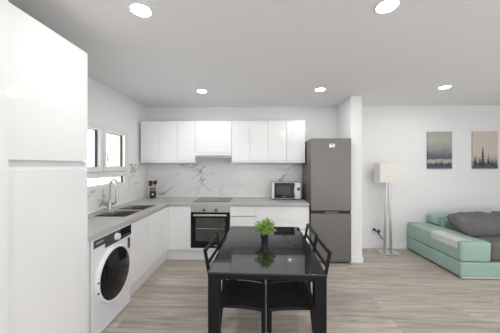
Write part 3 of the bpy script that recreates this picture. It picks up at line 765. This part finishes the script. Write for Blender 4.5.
# canvases
def picture(label, x0, x1, z0, z1, m, trees):
    t = thing('canvas_print', label, 'picture', ((x0 + x1) / 2, YB, z0), group='canvas prints above the sofa')
    y1 = YB - .001; y0 = YB - .026
    bm = BM(); box(bm, x0, x1, y0, y1, z0, z1, .002); obj('canvas', bm, m, t)
    for mm, zb, amp, dens, seed, spec, off in trees:
        bm = BM(); r = random.Random(seed); ytop = y0 - off
        poly = [(x0 + .001, z0 + .001)]
        x = x0 + .001; w = x1 - x0 - .002
        pts_ = []
        while x < x1 - .012:
            hgt = zb + r.uniform(.0, amp); pts_ += [(x, z0 + zb + r.uniform(-.006, .004)), (x + dens * .5, z0 + hgt)]
            x += dens * r.uniform(.7, 1.3)
        pts_.append((x1 - .001, z0 + zb))
        # build as strips so that the outline is always valid
        vt = [bm.verts.new((min(max(px_, x0 + .001), x1 - .001), ytop, pz)) for px_, pz in pts_]; vb = [bm.verts.new((min(max(px_, x0 + .001), x1 - .001), ytop, z0 + .001)) for px_, pz in pts_]
        for i in range(len(vt) - 1): bm.faces.new((vb[i], vb[i + 1], vt[i + 1], vt[i]))
        for cx, h, hw in spec:   # single conifers
            cx = x0 + cx * w; n = 7; b0 = z0 + zb * .8
            for k in range(n):
                za = b0 + (h - zb * .8) * k / n; zc = b0 + (h - zb * .8) * (k + 1.35) / n; zc = min(zc, z0 + h + .0); ww = hw * (1 - k / n) * r.uniform(.8, 1.15) + .003
                sk_ = r.uniform(-.003, .003)
                v = [bm.verts.new((cx - ww, ytop, za)), bm.verts.new((cx + ww, ytop, za + sk_)), bm.verts.new((cx, ytop, zc))]; bm.faces.new(v)
        obj('printed_trees', bm, mm, t, smooth=False)
picture('canvas print of a stormy grey sky over dark treetops', 2.978, 3.392, 1.412, 2.056, M['storm'],
        [(M['treedark'], .065, .06, .034, 11, [(.12, .12, .028), (.35, .135, .03), (.58, .15, .03), (.85, .125, .03)], .0005)])
picture('canvas print of fir trees against a cream sky, right of the stormy one', 3.742, 4.165, 1.412, 2.058, M['dusk'],
        [(M['treepale'], .10, .07, .03, 5, [(.10, .23, .045), (.62, .26, .04), (.90, .17, .03)], .0005), (M['treedark'], .07, .05, .025, 8, [(.40, .39, .05), (.28, .19, .03), (.78, .15, .03)], .001)])

# sofa
sx0, sx1, sy0, sy1 = 2.618, 5.05, 3.105, 4.205
t = thing('sofa', 'mint green leather sofa with grey seat along the back wall', 'sofa', ((sx0 + sx1) / 2, 3.66, 0))
bm = BM(); softbox(bm, sx0, sx1, sy0, sy1, .026, .220, .018, .003, 2, bulge=.004); obj('base', bm, M['teal'], t)
bm = BM(); softbox(bm, sx0 + .004, sx0 + .388, sy0 + .004, sy1 - .005, .224, .478, .028, .005, 4, bulge=.008); obj('armrest', bm, M['teal'], t)
bm = BM(); softbox(bm, sx1 - .40, sx1 - .004, sy0 + .004, sy1 - .005, .224, .478, .028, .005, 14, bulge=.008); obj('armrest', bm, M['teal'], t)
bm = BM(); softbox(bm, sx0 + .392, sx1 - .402, 3.93, sy1 - .003, .224, .60, .03, .004, 6, bulge=.008)
softbox(bm, sx0 + .33, sx1 - .33, 3.95, sy1 - .004, .485, .635, .03, .004, 7, bulge=.004); obj('backrest', bm, M['teal'], t)
bm = BM(); softbox(bm, sx0 + .392, sx0 + 1.21, sy0 + .02, 3.925, .226, .470, .05, .012, 8, bulge=.012, bulge_top=.02); obj('seat_cushion', bm, M['greyfab'], t)
bm = BM(); softbox(bm, sx0 + 1.213, sx1 - .403, sy0 + .02, 3.925, .226, .470, .05, .012, 9, bulge=.012, bulge_top=.02); obj('seat_cushion', bm, M['greyfab'], t)
bm = BM(); box(bm, sx0 + .02, sx1 - .02, sy0 + .012, sy0 + .05, .008, .025, .002); obj('front_rail', bm, M['chrome'], t)
for x in (sx0 + .08, sx1 - .08):
    for y in (sy0 + .10, sy1 - .06):
        bm = BM(); box(bm, x - .025, x + .025, y - .025, y + .025, 0, .0255, .002); obj('foot', bm, M['black'], t)
for x in (sx0 + .06, sx0 + 1.2, sx1 - .06):
    bm = BM(); box(bm, x - .02, x + .02, sy0 + .015, sy0 + .045, 0, .0078); obj('glide', bm, M['black'], t)

# pale pad folded over the arm
bm = BM()
py0, py1 = 3.150, 3.61
prof = [(sx0 + .175, .489), (sx0 + .12, .4905), (sx0 + .06, .4905), (sx0 + .018, .489), (sx0 - .004, .479), (sx0 - .013, .458), (sx0 - .014, .385)]
n = 14; rows = []
for k in range(n + 1):
    y = py0 + (py1 - py0) * k / n
    rows.append([bm.verts.new((x + .0015 * noise.noise(Vector((x * 9, y * 9, 1))), y, z + .0015 * noise.noise(Vector((x * 9, y * 9, 5))))) for x, z in prof])
for a, b in zip(rows, rows[1:]):
    for i in range(len(prof) - 1): bm.faces.new((a[i], a[i + 1], b[i + 1], b[i]))
bmesh.ops.recalc_face_normals(bm, faces=bm.faces); bmesh.ops.solidify(bm, geom=bm.faces[:], thickness=.006)
tag(obj('armrest_pad', bm, M['palefab']), 'pale grey pad folded over the outer edge of the sofa arm', 'arm cover')

# cushions
def cushion(name, label, loc, rot, size, seed):
    bm = pillow(BM(), *size, seed=seed, wr=.040, puff=.30)
    o = obj(name, bm, M['greyfab'], angle=80); o.location = loc; o.rotation_euler = rot
    return tag(o, label, 'cushion', 'grey cushions on the sofa')
cushion('cushion', 'long crumpled grey cushion lying at the sofa back, behind the arm', (3.42, 3.57, .597), (R(19), R(0), R(-1)), (.98, .47, .215), 1.3)
cushion('cushion', 'grey cushion rising at the right edge of the picture behind the long one', (4.005, 3.862, .612), (R(80), R(0), R(0)), (.54, .26, .125), 5.1)

# ------------------------------------------------------------------ ceiling downlights
DL = [(-.785, 1.56, 'lit round downlight in the ceiling nearest the tall white cabinet'),
      (.852, 1.57, 'lit round downlight in the ceiling at top right, nearest the camera'),
      (-.785, 3.30, 'lit round downlight in the ceiling before the extractor hood cabinets'),
      (.868, 3.28, 'lit round downlight in the ceiling in front of the fridge'),
      (2.51, 3.23, 'lit round downlight in the ceiling before the canvas prints'),
      (2.51, 1.57, 'added unseen downlight in the ceiling in front of the sofa, outside the picture'),  # from here on: unseen lamps, added to even out the lighting
      (-.785, -.3, 'added unseen downlight behind the camera on the left'), (.86, -.3, 'added unseen downlight straight behind the camera'),
      (2.51, -.3, 'added unseen downlight behind the camera on the right')]
first = None
for x, y, lab in DL:
    if first is None:
        first = thing('downlight', lab, 'ceiling light', (x, y, H), group='ceiling downlights')
        obj('trim_ring', lathe(BM(), [(.078, 0), (.078, -.004), (.068, -.007), (.060, -.004), (.060, 0)], caps=False, seg=40), M['whiteplastic'], first, world=False)
        obj('diffuser', lathe(BM(), [(.0605, -.0015), (.058, -.0045), (0, -.005)], caps=False, seg=40), M['diffuser'], first, world=False)
    else:
        o = dup(first); o.location = (x, y, H); o['label'] = lab
